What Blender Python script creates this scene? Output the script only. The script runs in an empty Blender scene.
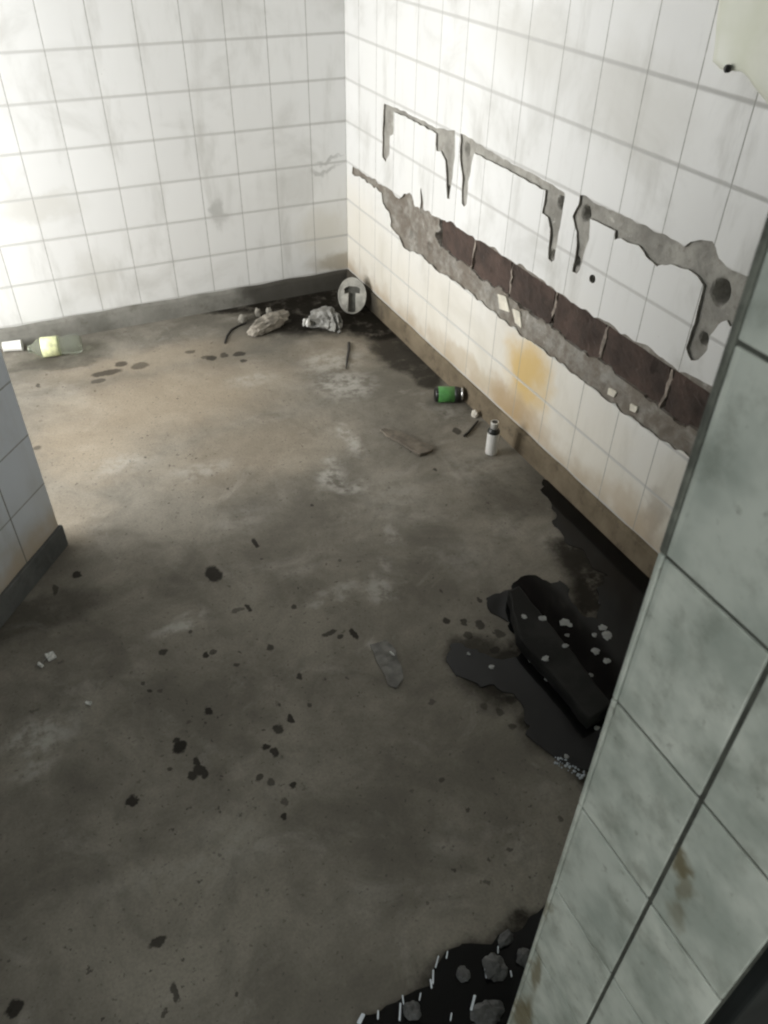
import bpy, bmesh, math, random
from mathutils import Vector, Matrix, noise
random.seed(7)
scene = bpy.context.scene
COL = scene.collection
PI = math.pi

# ------------------------------------------------------------------ camera
F = 786.51
R = Matrix(((0.9029325, -0.4295022, 0.0155149),
            (-0.2625761, -0.5798670, -0.7712380),
            (0.3402451, 0.6923021, -0.6363578)))       # rows: right, down, forward
C = Vector((-1.321213, -3.098095, 1.464300))
cam_d = bpy.data.cameras.new('camera')
cam = bpy.data.objects.new('camera', cam_d); COL.objects.link(cam)
rot = Matrix((R[0], -R[1], -R[2])).transposed()
cam.matrix_world = Matrix.Translation(C) @ rot.to_4x4()
cam_d.sensor_fit = 'VERTICAL'; cam_d.sensor_height = 24.0
cam_d.lens = F / 1024 * 24.0
cam_d.clip_start = 0.02
cam_d.dof.use_dof = True; cam_d.dof.focus_distance = 1.6; cam_d.dof.aperture_fstop = 9
scene.camera = cam

def ray(x, y):
    return R.transposed() @ Vector(((x-384)/F, (y-512)/F, 1))
def on_floor(x, y, z=0.0):
    d = ray(x, y); t = (z-C.z)/d.z; return C + d*t
def on_right(x, y, X=0.0):
    d = ray(x, y); t = (X-C.x)/d.x; return C + d*t

# ------------------------------------------------------------------ helpers
def link(name, bm, mats, parent=None, smooth=False, loc=None, rotz=None):
    me = bpy.data.meshes.new(name)
    bmesh.ops.recalc_face_normals(bm, faces=bm.faces[:])
    bm.to_mesh(me); bm.free()
    if not isinstance(mats, (list, tuple)): mats = [mats]
    for m in mats: me.materials.append(m)
    if smooth:
        for p in me.polygons: p.use_smooth = True
    o = bpy.data.objects.new(name, me); COL.objects.link(o)
    if parent: o.parent = parent
    if loc is not None: o.location = loc
    if rotz is not None: o.rotation_euler = (0, 0, rotz)
    return o
def tag(o, label, cat, group=None):
    o['label'] = label; o['category'] = cat
    if group: o['group'] = group
    return o
def struct(o):
    o['kind'] = 'structure'; return o
def empty(name, loc, rot=(0, 0, 0)):
    o = bpy.data.objects.new(name, None); COL.objects.link(o)
    o.empty_display_size = .03
    o.location = loc; o.rotation_euler = rot; return o
def box(bm, x0, x1, y0, y1, z0, z1, bev=0.0, seg=2):
    r = bmesh.ops.create_cube(bm, size=1)
    vs = r['verts']
    for v in vs:
        v.co = Vector(((x0+x1)/2+v.co.x*(x1-x0), (y0+y1)/2+v.co.y*(y1-y0), (z0+z1)/2+v.co.z*(z1-z0)))
    if bev:
        es = list({e for v in vs for e in v.link_edges})
        bmesh.ops.bevel(bm, geom=es, offset=bev, segments=seg, affect='EDGES', profile=.5)
    return bm
def lathe(bm, prof, n=28, axis='Z'):
    """profile of (radius, height)"""
    rings = []
    for r, h in prof:
        ring = []
        for i in range(n):
            a = 2*PI*i/n
            p = (r*math.cos(a), r*math.sin(a), h)
            if axis == 'X': p = (h, r*math.cos(a), r*math.sin(a))
            ring.append(bm.verts.new(p))
        rings.append(ring)
    for a, b in zip(rings, rings[1:]):
        for i in range(n):
            bm.faces.new((a[i], a[(i+1) % n], b[(i+1) % n], b[i]))
    if prof[0][0] > 1e-4: bm.faces.new(rings[0][::-1])
    if prof[-1][0] > 1e-4: bm.faces.new(rings[-1])
    return bm
def lathe_open(bm, prof, n=28, axis='Z'):
    m = bmesh.new(); lathe(m, prof, n, axis)
    return m
def tube(bm, pts, rad, n=8):
    pts = [Vector(p) for p in pts]
    rings = []
    for i, p in enumerate(pts):
        t = (pts[min(i+1, len(pts)-1)]-pts[max(i-1, 0)]).normalized()
        s = t.cross(Vector((0, 0, 1)))
        if s.length < .01: s = Vector((1, 0, 0))
        s.normalize(); u = s.cross(t)
        r = rad[i] if isinstance(rad, (list, tuple)) else rad
        rings.append([bm.verts.new(p+s*math.cos(2*PI*k/n)*r+u*math.sin(2*PI*k/n)*r) for k in range(n)])
    for a, b in zip(rings, rings[1:]):
        for k in range(n): bm.faces.new((a[k], a[(k+1) % n], b[(k+1) % n], b[k]))
    bm.faces.new(rings[0][::-1]); bm.faces.new(rings[-1])
    return bm
def rough_poly(poly, step, amp, seed=0):
    """subdivide a closed outline and shake it with noise"""
    out = []
    n = len(poly)
    for i in range(n):
        a = Vector(poly[i]); b = Vector(poly[(i+1) % n])
        k = max(1, int((b-a).length/step))
        for j in range(k):
            p = a.lerp(b, j/k)
            q = Vector((p.x*31+seed, p.y*31, seed*1.7))
            p = p + Vector((noise.noise(q), noise.noise(q+Vector((9.3, 4.1, 2)))))*amp
            out.append((p.x, p.y))
    return out
def fill_2d(loops, depth, bevel=0.0):
    """2-D outlines (first the rim, then holes) filled and given a thickness; returns a bmesh in XY, z in [-depth/2, depth/2]"""
    cu = bpy.data.curves.new('outline', 'CURVE'); cu.dimensions = '2D'; cu.fill_mode = 'BOTH'
    cu.extrude = max(depth/2-bevel, 1e-5); cu.bevel_depth = bevel; cu.bevel_resolution = 1
    if bevel: cu.offset = -bevel
    for lp in loops:
        s = cu.splines.new('POLY'); s.points.add(len(lp)-1); s.use_cyclic_u = True
        for pt, (x, y) in zip(s.points, lp): pt.co = (x, y, 0, 1)
    ob = bpy.data.objects.new('outline', cu); COL.objects.link(ob)
    bpy.context.view_layer.update()
    dg = bpy.context.evaluated_depsgraph_get()
    me = bpy.data.meshes.new_from_object(ob.evaluated_get(dg))
    bpy.data.objects.remove(ob); bpy.data.curves.remove(cu)
    bm = bmesh.new(); bm.from_mesh(me); bpy.data.meshes.remove(me)
    for f in bm.faces: f.material_index = 0
    bmesh.ops.remove_doubles(bm, verts=bm.verts, dist=1e-5)
    return bm
def lump(bm, rx, ry, rz, amp, freq, seed, sub=3, flat=True, ridge=False):
    r = bmesh.ops.create_icosphere(bm, subdivisions=sub, radius=1)
    for v in r['verts']:
        p = v.co.copy(); q = p*freq+Vector((seed*3.1, seed*1.3, seed))
        n = noise.noise(q)+.5*noise.noise(q*2.1)
        if ridge: n = 1.1*(.5-abs(n))*1.4
        v.co = Vector((p.x*rx, p.y*ry, p.z*rz))*(1+amp*n)
        if flat and v.co.z < -rz*.55: v.co.z = -rz*.55
    return bm

# ------------------------------------------------------------------ shader helper
class N:
    def __init__(s, name):
        s.m = bpy.data.materials.new(name); s.m.use_nodes = True
        s.t = s.m.node_tree; s.b = s.t.nodes['Principled BSDF']
        s.tc = s.t.nodes.new('ShaderNodeTexCoord')
        s.obj = s.tc.outputs['Object']
    def new(s, k): return s.t.nodes.new(k)
    def put(s, sock, v):
        if hasattr(v, 'is_linked') or isinstance(v, bpy.types.NodeSocket): s.t.links.new(v, sock)
        else: sock.default_value = v
    def math(s, op, a, b=None, c=None, clamp=False):
        n = s.new('ShaderNodeMath'); n.operation = op; n.use_clamp = clamp
        s.put(n.inputs[0], a)
        if b is not None: s.put(n.inputs[1], b)
        if c is not None: s.put(n.inputs[2], c)
        return n.outputs[0]
    def vec(s, op, a, b=None):
        n = s.new('ShaderNodeVectorMath'); n.operation = op
        s.put(n.inputs[0], a)
        if b is not None:
            s.put(n.inputs['Scale' if op == 'SCALE' else 1], b)
        return n.outputs['Value'] if op == 'LENGTH' else n.outputs[0]
    def sep(s, v):
        n = s.new('ShaderNodeSeparateXYZ'); s.put(n.inputs[0], v); return n.outputs
    def comb(s, x, y, z):
        n = s.new('ShaderNodeCombineXYZ')
        for i, v in enumerate((x, y, z)): s.put(n.inputs[i], v)
        return n.outputs[0]
    def noise(s, scale, detail=4, rough=.55, vec=None, color=False, dist=0):
        n = s.new('ShaderNodeTexNoise'); s.put(n.inputs['Vector'], vec or s.obj)
        n.inputs['Scale'].default_value = scale; n.inputs['Detail'].default_value = detail
        n.inputs['Roughness'].default_value = rough; n.inputs['Distortion'].default_value = dist
        return n.outputs['Color' if color else 'Fac']
    def ramp(s, v, a, b, lo=0., hi=1., smooth=True):
        n = s.new('ShaderNodeMapRange'); n.interpolation_type = 'SMOOTHSTEP' if smooth else 'LINEAR'
        s.put(n.inputs['Value'], v)
        for k, x in (('From Min', a), ('From Max', b), ('To Min', lo), ('To Max', hi)): s.put(n.inputs[k], x)
        return n.outputs[0]
    def mix(s, f, a, b, mode='MIX'):
        n = s.new('ShaderNodeMix'); n.data_type = 'RGBA'; n.blend_type = mode
        s.put(n.inputs['Factor'], f)
        for k, v in ((6, a), (7, b)):
            if isinstance(v, tuple): v = (*v[:3], 1)
            s.put(n.inputs[k], v)
        return n.outputs[2]
    def bump(s, h, strength=.3, dist=.01):
        n = s.new('ShaderNodeBump'); n.inputs['Strength'].default_value = strength
        n.inputs['Distance'].default_value = dist; s.put(n.inputs['Height'], h)
        s.t.links.new(n.outputs[0], s.b.inputs['Normal'])
    def out(s, col=None, rough=None, **kw):
        if col is not None: s.put(s.b.inputs['Base Color'], (*col, 1) if isinstance(col, tuple) else col)
        if rough is not None: s.put(s.b.inputs['Roughness'], rough)
        for k, v in kw.items(): s.put(s.b.inputs[k.replace('_', ' ')], v)
        return s.m

def simple(name, col, rough=.5, var=.15, scale=40, bump=0.0, **kw):
    n = N(name)
    f = n.noise(scale, 4)
    dark = tuple(c*(1-var) for c in col); lite = tuple(min(1, c*(1+var)) for c in col)
    c = n.mix(n.ramp(f, .3, .7), dark, lite)
    if bump: n.bump(n.noise(scale*2, 5), bump, .003)
    return n.out(c, rough, **kw)

def spots_mask(n, p, spots, soft=.35):
    """largest of many soft-edged ellipses (cx, cy, rx, ry[, strength])"""
    acc = None
    for sp in spots:
        cx, cy, rx, ry = sp[:4]; st = sp[4] if len(sp) > 4 else 1.0
        d = n.vec('MULTIPLY', n.vec('SUBTRACT', p, (cx, cy, 0)), (1/rx, 1/ry, 0))
        m = n.ramp(n.vec('LENGTH', d), 1.0, 1.0-soft, 0, st)
        acc = m if acc is None else n.math('MAXIMUM', acc, m)
    return acc

def tile_material(name, axis, u0, w, z0, h, tile=(.79, .79, .775), gv=(.0022, (.33, .325, .30)), gh=(.0075, (.50, .495, .475)),
                  cream=None, stains=None, dirt=.35, rough=.28, grime=(.36, .35, .31)):
    n = N(name)
    x, y, z = n.sep(n.obj)
    u = {'X': x, 'Y': y}[axis]
    tu = n.math('DIVIDE', n.math('SUBTRACT', u, u0), w); tv = n.math('DIVIDE', n.math('SUBTRACT', z, z0), h)
    def edge(t, size):
        fr = n.math('FRACT', t)
        return n.math('MULTIPLY', n.math('MINIMUM', fr, n.math('SUBTRACT', 1.0, fr)), size)
    wob = n.math('MULTIPLY', n.math('SUBTRACT', n.noise(60, 2), .5), .0016)
    ev = n.math('ADD', edge(tu, w), wob); eh = n.math('ADD', edge(tv, h), wob)
    mv = n.ramp(ev, gv[0]*.35, gv[0]*.85, 1, 0); mh = n.ramp(eh, gh[0]*.2, gh[0]*.95, 1, 0)
    # each tile its own slight tone
    wn = n.new('ShaderNodeTexWhiteNoise'); wn.noise_dimensions = '2D'
    n.put(wn.inputs['Vector'], n.comb(n.math('FLOOR', tu), n.math('FLOOR', tv), 0))
    tone = n.ramp(wn.outputs['Value'], 0, 1, .95, 1.0, False)
    col = n.mix(1.0, n.mix(0, tile, tile), n.comb(tone, tone, tone), 'MULTIPLY')
    # grey smears and runs
    stretch = n.vec('MULTIPLY', n.obj, (6, 6, 1.6))
    runs = n.ramp(n.noise(1.6, 6, .62, stretch), .50, .78, 0, dirt)
    col = n.mix(runs, col, grime)
    col = n.mix(n.ramp(n.noise(3.2, 5, .6, dist=.6), .50, .75, 0, dirt*.8), col, grime)
    specks = n.ramp(n.noise(95, 3, .6), .70, .76, 0, .55)
    col = n.mix(n.math('MULTIPLY', specks, n.ramp(n.noise(5, 3), .45, .65)), col, (.24, .22, .18))
    if cream:
        top, bot, c = cream
        f = n.ramp(n.math('ADD', z, n.math('MULTIPLY', n.math('SUBTRACT', n.noise(3.5, 5), .5), .45)), top, bot)
        col = n.mix(n.math('MULTIPLY', f, .55), col, c)
        f2 = n.ramp(n.math('ADD', z, n.math('MULTIPLY', n.math('SUBTRACT', n.noise(14, 5), .5), .16)), .18, .05)
        col = n.mix(n.math('MULTIPLY', f2, .8), col, (.42, .33, .22))
    for (pu, pz, ru, rz, c, st) in (stains or []):
        q = n.comb(u, z, 0)
        q = n.vec('ADD', q, n.vec('SCALE', n.vec('SUBTRACT', n.noise(9, 4, .6, color=True), (.5, .5, .5)), .16))
        m = spots_mask(n, q, [(pu, pz, ru, rz, st)], .75)
        col = n.mix(m, col, c)
    col = n.mix(n.math('MULTIPLY', mh, .8), col, gh[1]); col = n.mix(n.math('MULTIPLY', mv, .9), col, gv[1])
    g = n.math('MAXIMUM', mv, mh)
    n.bump(n.math('ADD', n.math('SUBTRACT', 1, g), n.math('MULTIPLY', n.noise(7, 3), .25)), .35, .002)
    return n.out(col, n.ramp(n.math('MAXIMUM', g, runs), 0, 1, rough, .75))

# ------------------------------------------------------------------ floor
def fpt(x, y, rx, ry, st=1.0, k=1.0):
    c = on_floor(x, y); ex = (on_floor(x+rx, y)-c).length; ey = (on_floor(x, y+ry)-c).length
    return (c.x, c.y, max(ex, .004)*k, max(ey, .004)*k, st)

dark_spots = [fpt(*s) for s in (
    (213, 574, 9, 10, .95), (219, 577, 4, 4, .8), (177, 741, 4, 4, .9), (196, 762, 5, 5, .9), (192, 776, 5, 5, .9), (204, 774, 5, 6, .9), (180, 747, 9, 7, 1), (199, 770, 7, 7, .9), (133, 801, 8, 7, .95), (208, 712, 5, 5, .95),
    (266, 747, 6, 4, .95), (275, 753, 5, 6, .9), (278, 729, 6, 6, .85), (291, 719, 4, 6, .95), (206, 655, 4, 4, .95), (214, 652, 4, 3, .7),
    (163, 652, 6, 4, .8), (249, 608, 3, 5, .9), (238, 610, 8, 3, .6), (255, 543, 3, 6, .95), (330, 633, 10, 2.5, .8), (340, 636, 4, 2.5, .8), (354, 634, 4, 7, .95),
    (270, 648, 4, 4, .8), (294, 606, 4, 3, .8), (299, 677, 3.5, 4, .85), (260, 777, 3.5, 4, .8), (272, 782, 4, 6, .7), (293, 786, 4, 4.5, .95), (285, 803, 4, 5, .6),
    (285, 817, 4, 4.5, .95), (158, 943, 10, 6, .85), (175, 993, 4, 13, .8), (14, 1008, 10, 10, .95), (77, 575, 5, 4, .95), (55, 590, 3, 6, .7),
    (107, 373, 18, 3, .75), (140, 366, 10, 4, .6), (98, 381, 9, 2.5, .6), (121, 364, 8, 3, .75), (190, 352, 6, 2, .6), (211, 358, 7, 3, .8), (224, 355, 5, 3, .7), (239, 354, 8, 3, .8), (243, 361, 4, 2, .8),
    (237, 992, 2, 4, .7), (205, 357, 5, 2, .6), (38, 386, 2, 3, .7), (37, 448, 5, 2, .6), (189, 723, 3, 2, .4), (170, 768, 2.5, 3, .7), (150, 691, 3, 2.5, .8), (143, 683, 2.5, 2, .7), (160, 691, 3, 2, .5), (240, 652, 2, 2, .6), (236, 665, 3, 3, .7), (279, 705, 2, 2, .7),
    (190, 631, 2.5, 2.5, .7), (310, 705, 3, 3, .7), (457, 431, 5, 4, .8), (435, 470, 2, 2, .8), (446, 620, 4, 4, .9), (480, 600, 3, 4, .8), (464, 622, 4, 4, .8), (480, 625, 6, 6, .8), (468, 635, 5, 4, .7),
    (500, 634, 6, 5, .7), (495, 650, 7, 4, .7), (512, 700, 7, 5, .6), (500, 712, 4, 4, .6), (513, 727, 5, 4, .7), (484, 707, 4, 4, .5), (340, 560, 2, 2, .5), (312, 505, 2, 2, .8), (442, 780, 4, 3, .6), (560, 820, 3, 3, .6), (510, 850, 4, 3, .6), (432, 702, 4, 3, .5))]
damp = [fpt(*s, k=1.28) for s in (
    (320, 312, 70, 22, 1), (238, 306, 34, 6, .95), (290, 300, 60, 9, 1), (372, 322, 32, 22, 1), (400, 352, 26, 24, .8), (425, 376, 16, 13, .8), (452, 410, 20, 16, .25),
    (30, 365, 30, 6, .35), (70, 362, 30, 6, .4), (530, 670, 66, 32, .9), (475, 655, 30, 22, .75), (560, 720, 40, 40, .9), (590, 560, 34, 28, .9), (620, 610, 40, 55, .95),
    (470, 990, 75, 42, .8), (530, 940, 40, 26, .9), (595, 770, 24, 18, .8), (570, 520, 18, 20, .6), (20, 620, 90, 20, .4), (520, 490, 50, 25, .3), (420, 440, 1, 1, 0))]
pale = [fpt(*s, k=1.15) for s in (
    (40, 735, 45, 28, .85), (35, 768, 34, 14, .6), (62, 722, 26, 14, .6), (345, 385, 38, 18, .9), (330, 362, 44, 15, .7), (250, 380, 34, 10, .5), (350, 440, 10, 24, .9), (332, 478, 16, 16, .9), (355, 488, 26, 7, .8), (330, 462, 12, 10, .8),
    (340, 592, 34, 7, .7), (380, 590, 22, 18, .8), (385, 565, 8, 10, .6), (180, 628, 36, 8, .85), (190, 615, 22, 8, .6), (448, 412, 20, 12, .6), (395, 535, 8, 20, .6), (400, 500, 50, 40, .3),
    (330, 600, 30, 6, .7), (120, 465, 40, 12, .5), (200, 470, 45, 10, .5), (240, 520, 40, 16, .3), (300, 570, 30, 8, .3), (375, 645, 14, 10, .6), (480, 470, 55, 30, .3), (205, 750, 10, 14, .3), (560, 545, 26, 20, .35), (470, 560, 40, 30, .3), (545, 790, 10, 10, .2), (150, 880, 90, 22, .25), (230, 840, 50, 50, .25), (450, 845, 30, 26, .3))]
tan_lit = [fpt(*s) for s in ((170, 400, 190, 60, .9), (90, 440, 90, 70, .8), (250, 450, 140, 55, .5), (150, 360, 150, 22, .7), (340, 350, 90, 30, .4), (60, 520, 60, 50, .4))]  # brown floor dirt, lightened to paint in the brighter window-lit far left

def floor_mat():
    n = N('stained concrete')
    x, y, z = n.sep(n.obj)
    flat = n.comb(x, y, 0)
    jit = n.vec('SUBTRACT', n.noise(38, 4, .6, color=True), (.5, .5, .5))
    p_small = n.vec('ADD', flat, n.vec('SCALE', jit, .026))
    jit2 = n.vec('SUBTRACT', n.noise(9, 5, .65, color=True), (.5, .5, .5))
    p_big = n.vec('ADD', flat, n.vec('SCALE', jit2, .20))
    p_mid = n.vec('ADD', flat, n.vec('SCALE', jit2, .11))
    base = n.mix(n.ramp(n.noise(2.4, 8, .70, dist=.3), .36, .64), (.165, .152, .127), (.285, .262, .220))
    base = n.mix(n.ramp(n.noise(6, 6, .65, dist=.8), .42, .70, 0, .55), base, (.125, .115, .097))
    base = n.mix(n.ramp(n.noise(5.1, 6, .7, n.vec('ADD', n.obj, (3.3, 1.1, .4)), dist=1.0), .52, .74, 0, .55), base, (.36, .34, .30))
    base = n.mix(n.math('MULTIPLY', spots_mask(n, p_big, tan_lit, .8), .62), base, (.45, .37, .27))
    base = n.mix(n.ramp(n.noise(170, 3, .7), .35, .75, 0, .30), base, (.10, .092, .08))
    pit = n.math('MULTIPLY', n.ramp(n.noise(42, 3, .6, n.vec('ADD', n.obj, (1.7, 4.2, 0))), .645, .69), n.ramp(n.noise(2.6, 3), .47, .60))
    base = n.mix(n.math('MULTIPLY', pit, .75), base, (.045, .04, .034))
    grit = n.ramp(n.noise(90, 2, .5), .66, .70)
    base = n.mix(n.math('MULTIPLY', grit, .45), base, (.06, .055, .045))
    pm = n.math('MULTIPLY', spots_mask(n, p_mid, pale, .8), n.ramp(n.noise(24, 5, .7), .36, .60))
    base = n.mix(n.math('MULTIPLY', pm, .70), base, (.50, .48, .435))
    dm = n.math('MULTIPLY', spots_mask(n, p_mid, damp, .42), n.ramp(n.noise(16, 5, .7), .30, .50, .55, 1))
    base = n.mix(n.math('MULTIPLY', dm, 1.0), base, (.016, .014, .011))
    sm = spots_mask(n, p_small, dark_spots, .3)
    base = n.mix(n.math('MULTIPLY', sm, .92), base, (.018, .016, .014))
    wet = n.math('MAXIMUM', sm, dm)
    n.bump(n.math('ADD', n.noise(55, 5, .6), n.math('MULTIPLY', n.noise(8, 3), 1.5)), .22, .006)
    return n.out(base, n.math('ADD', n.ramp(wet, 0, 1, .85, .60), 0.0), Specular_IOR_Level=.03)

FLOOR_MAT = floor_mat()
bm = bmesh.new(); box(bm, -3.0, .3, -5.0, .3, -.12, 0)
struct(link('floor', bm, FLOOR_MAT))

# ------------------------------------------------------------------ walls
SK = .078                     # top of the cement skirting, where the tiles begin
T = .1508
M_BACK = tile_material('white wall tile back', 'X', 0, T, .08, .15, dirt=.46,
                       stains=[(-.04, .12, .20, .07, (.34, .29, .20), .7), (-.10, .25, .16, .14, (.58, .54, .44), .4), (-.09, .52, .09, .012, (.36, .36, .34), .55), (-.07, .555, .08, .010, (.30, .30, .28), .5),
                               (-.55, .40, .03, .10, (.4, .4, .38), .6), (-1.2, .5, .22, .07, (.62, .61, .57), .7), (-1.05, .22, .12, .14, (.58, .57, .53), .5)])
bm = bmesh.new(); box(bm, -3.0, .2, 0, .2, 0, 2.8)
struct(link('wall_back', bm, M_BACK))

M_RIGHT = tile_material('white wall tile right', 'Y', -.1272, .15108, .08, .15, dirt=.52, cream=(.62, .18, (.73, .67, .545)),
                        stains=[(-1.38, .27, .17, .17, (.62, .42, .13), .85), (-1.33, .13, .24, .09, (.40, .27, .13), .75), (-1.0, .13, .3, .06, (.45, .36, .24), .5),
                                (-2.0, .16, .05, .12, (.35, .30, .24), .6), (-1.9, .13, .2, .08, (.5, .4, .28), .5),
                                (-1.62, 1.06, .3, .16, (.60, .59, .55), .6), (-1.2, 1.12, .3, .12, (.62, .61, .57), .5)])
M_EDGE = simple('broken tile edge', (.34, .32, .28), .9, .3, 120, .3)
def wl(pts): return [(q.y, q.z) for q in (on_right(*p) for p in pts)]
groove_left = [(384,104),(394.5,107),(410,114.5),(436,127.5),(455,131),(455,140),(454.4,162),(451.7,180),(449.5,199.8),(446.9,198.7),(446.2,177.6),(445.1,160),(441,152),(435.8,151),(436,133),(410,119.5),(394,111.5),(393.5,134),(390,136),(389,155),(385.5,162),(382,157),(382.5,135),(383,115)]
groove_mid = [(460,134),(470,138),(485,148),(515,165),(545,181),(552,184),(564.7,193),(564.7,196),(561,220),(558.5,233),(556.3,246),(554,260.6),(551,262.8),(548,259.5),(550,228.5),(547.5,217.5),(542,214),(545,191),(515,174.5),(490,161),(474,153),(471.7,164.3),(468.3,182),(466.8,204),(464,207.5),(461.7,204),(462.1,180),(459.5,158),(460.6,140)]
groove_right = [(579.6,194),(590,199),(600,206),(620,214),(640,223),(665,236),(684.2,245.3),(690.8,241),(711.6,242),(716,247.5),(719.2,258.4),(726.9,267.2),(745.5,276),(775,290),(765,325),(730,326),(727,319),(722,321),(714.2,331),(709.3,337),(707.4,350.4),(698.6,359),(690.8,361),(687.9,356),(686,348.4),(695,319.7),(701.7,295.6),(703.9,285.8),(696.3,276),(687.5,268.3),(678.8,267.2),(670,264),(655.8,266),(646,256.3),(639.4,246.4),(630.6,243),(620.8,237.7),(614.2,241),(614.8,231),(605,226),(591,218),(589.5,237.4),(583,255),(580.2,270.6),(577.3,274),(572.3,270.6),(576.2,246),(577.3,233),(574,226.3),(573,216.4),(578.5,204)]
band_top = [(352,167),(374,180),(387.5,187.6),(398.6,198),(405.3,194),(412,195),(414,204),(419.6,208.6),(421.5,188),(423,209),(429.6,213),(440.7,218.6),(454,224),(467.2,233),(480.5,242),(500,252.9),(517,263),(534.2,272.8),(545.3,281.7),(563,296),(570.3,302),(593.8,317),(622.4,333),(645.8,347),(666.7,362),(679.7,371.6),(700,381),(745,404)]
band_bot = [(730,484),(688.8,457.6),(656.3,436.7),(619.8,409),(586,384),(552,357),(525,337),(500,318.2),(485,305),(471.7,294),(449.5,278.2),(436.2,270.6),(423,258),(412,250.7),(402,246),(398.6,235),(390.9,228.5),(389.8,213),(383,204),(381,193),(366,182),(352,173.5)]
pipe_hole = [(592.4+3.2*math.cos(a), 279+4.2*math.sin(a)) for a in [i*PI/5 for i in range(10)]]
holes = [rough_poly(wl(g), .008, (.0045, .0045, .006, .011, .002)[i], i+1) for i, g in enumerate((groove_left, groove_mid, groove_right, band_top+band_bot, pipe_hole))]
rim = [(-2.845, SK), (0, SK), (0, 2.8), (-2.845, 2.8)]
bm = fill_2d([rim]+holes, .005)
for v in bm.verts: v.co = Vector((-v.co.z+.0025, v.co.x, v.co.y))
for f in bm.faces:
    f.normal_update(); f.material_index = 0 if abs(f.normal.x) > .7 else 1
wall_right = struct(link('wall_right', bm, [M_RIGHT, M_EDGE]))

# plaster behind the torn-off tiles
def plaster_mat():
    n = N('old grey plaster')
    c = n.mix(n.ramp(n.noise(9, 6, .65), .32, .68), (.25, .24, .215), (.42, .405, .365))
    c = n.mix(n.ramp(n.noise(45, 5, .7), .48, .72, 0, .5), c, (.17, .155, .13))
    c = n.mix(n.ramp(n.noise(22, 4, .7, n.vec('ADD', n.obj, (5, 2, 1))), .62, .72, 0, .7), c, (.60, .58, .53))
    zz_ = n.sep(n.obj)[2]
    c = n.mix(n.math('MULTIPLY', n.ramp(zz_, .60, .55), n.ramp(n.noise(13, 6, .75), .34, .60, .10, .92)), c, (.165, .138, .11))
    n.bump(n.noise(90, 5, .65), .5, .006)
    return n.out(c, .95)
M_PLASTER = plaster_mat()
pits = [(on_right(*p), r, d) for p, r, d in (((405, 222), .022, .012), ((414, 238), .018, .016), ((421, 214), .016, .012), ((400, 212), .014, .01), ((428, 248), .016, .014), ((409, 236), .012, .014))]+[(on_right(*p), r, d) for p, r, d in (((718, 293), .019, .075), ((701, 340), .010, .035), ((559.6, 203), .012, .035), ((584, 214), .013, .035), ((551, 255), .010, .022), ((592.4, 279), .012, .03), ((465, 150), .014, .02), ((575, 262), .01, .012), ((447, 190), .01, .012))]
y_brick0, y_brick1 = on_right(437, 243).y, -2.845
z_split, z_top = .452, .545
def plaster_x(y, z):
    q = Vector((0, y*14, z*14))
    x = .0075+.0028*noise.noise(q)+.0018*noise.noise(q*3.1)
    if .36 < z < .56:
        q2 = Vector((3, y*30, z*30))
        x += -.004*noise.noise(q2)-.002
        if y < y_brick0+.04*noise.noise(Vector((5, z*30, 1))) and z > z_split-.03: x = .042 if z > z_split+.030*noise.noise(Vector((8, y*8, 0)))+.012*noise.noise(Vector((3, y*26, z*20))) else .0085+.25*max(0, z-z_split)
        elif y < -.45 and y > y_brick0: x += .010*noise.noise(Vector((1, y*20, z*20)))
    for c, r, d in pits:
        w = math.exp(-(((y-c.y)/r)**2+((z-c.z)/(r*1.15))**2)**2)
        x += d*w
    return max(x, .0052)
bm = bmesh.new()
ys = [-2.845+i*(2.845/560) for i in range(561)]; zs = [.33+i*(.67/134) for i in range(135)]
grid = [[bm.verts.new((plaster_x(y, z), y, z)) for z in zs] for y in ys]
for i in range(len(ys)-1):
    for j in range(len(zs)-1):
        bm.faces.new((grid[i][j], grid[i+1][j], grid[i+1][j+1], grid[i][j+1]))
# the wall's solid back, so that no light leaks in
pl = link('plaster', bm, M_PLASTER, wall_right, smooth=False); pl['label'] = 'grey plaster bared where tiles are torn off'
bm = bmesh.new(); box(bm, .11, .3, -2.845, .2, 0, 2.8); link('masonry', bm, M_PLASTER, wall_right)

def brick_mat():
    n = N('dark red brick')
    c = n.mix(n.ramp(n.noise(11, 5, .6), .3, .7), (.046, .034, .028), (.100, .068, .055))
    c = n.mix(n.ramp(n.noise(40, 5, .7), .50, .75, 0, .6), c, (.045, .034, .029))
    c = n.mix(n.ramp(n.noise(26, 4, .7, n.vec('ADD', n.obj, (5, 2, 1))), .66, .76, 0, .5), c, (.26, .22, .19))
    n.bump(n.noise(110, 5, .65), .6, .006)
    return n.out(c, .95)
M_BRICK = brick_mat()
jy = [y_brick0, -.994, -1.216, -1.438, -1.663, -1.908, -2.14, -2.37, -2.60, -2.845]
bm = bmesh.new()
for a, b in zip(jy, jy[1:]):
    m = bmesh.new(); box(m, .016, .05, b+.006, a-.006, z_split-.03, z_top+.02)
    bmesh.ops.subdivide_edges(m, edges=m.edges[:], cuts=14, use_grid_fill=True)
    for v in m.verts:
        q = v.co*24
        v.co.x += .006*noise.noise(q)+.004*noise.noise(q*2.7) if v.co.x < .03 else 0
        v.co.y += .004*noise.noise(q+Vector((4, 4, 4))); v.co.z += .005*noise.noise(q+Vector((7, 1, 4)))
    me = bpy.data.meshes.new('t'); m.to_mesh(me); m.free(); bm.from_mesh(me); bpy.data.meshes.remove(me)
br = link('brick_course', bm, M_BRICK, wall_right); br['label'] = 'dark red bricks bared in the long band'
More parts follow.
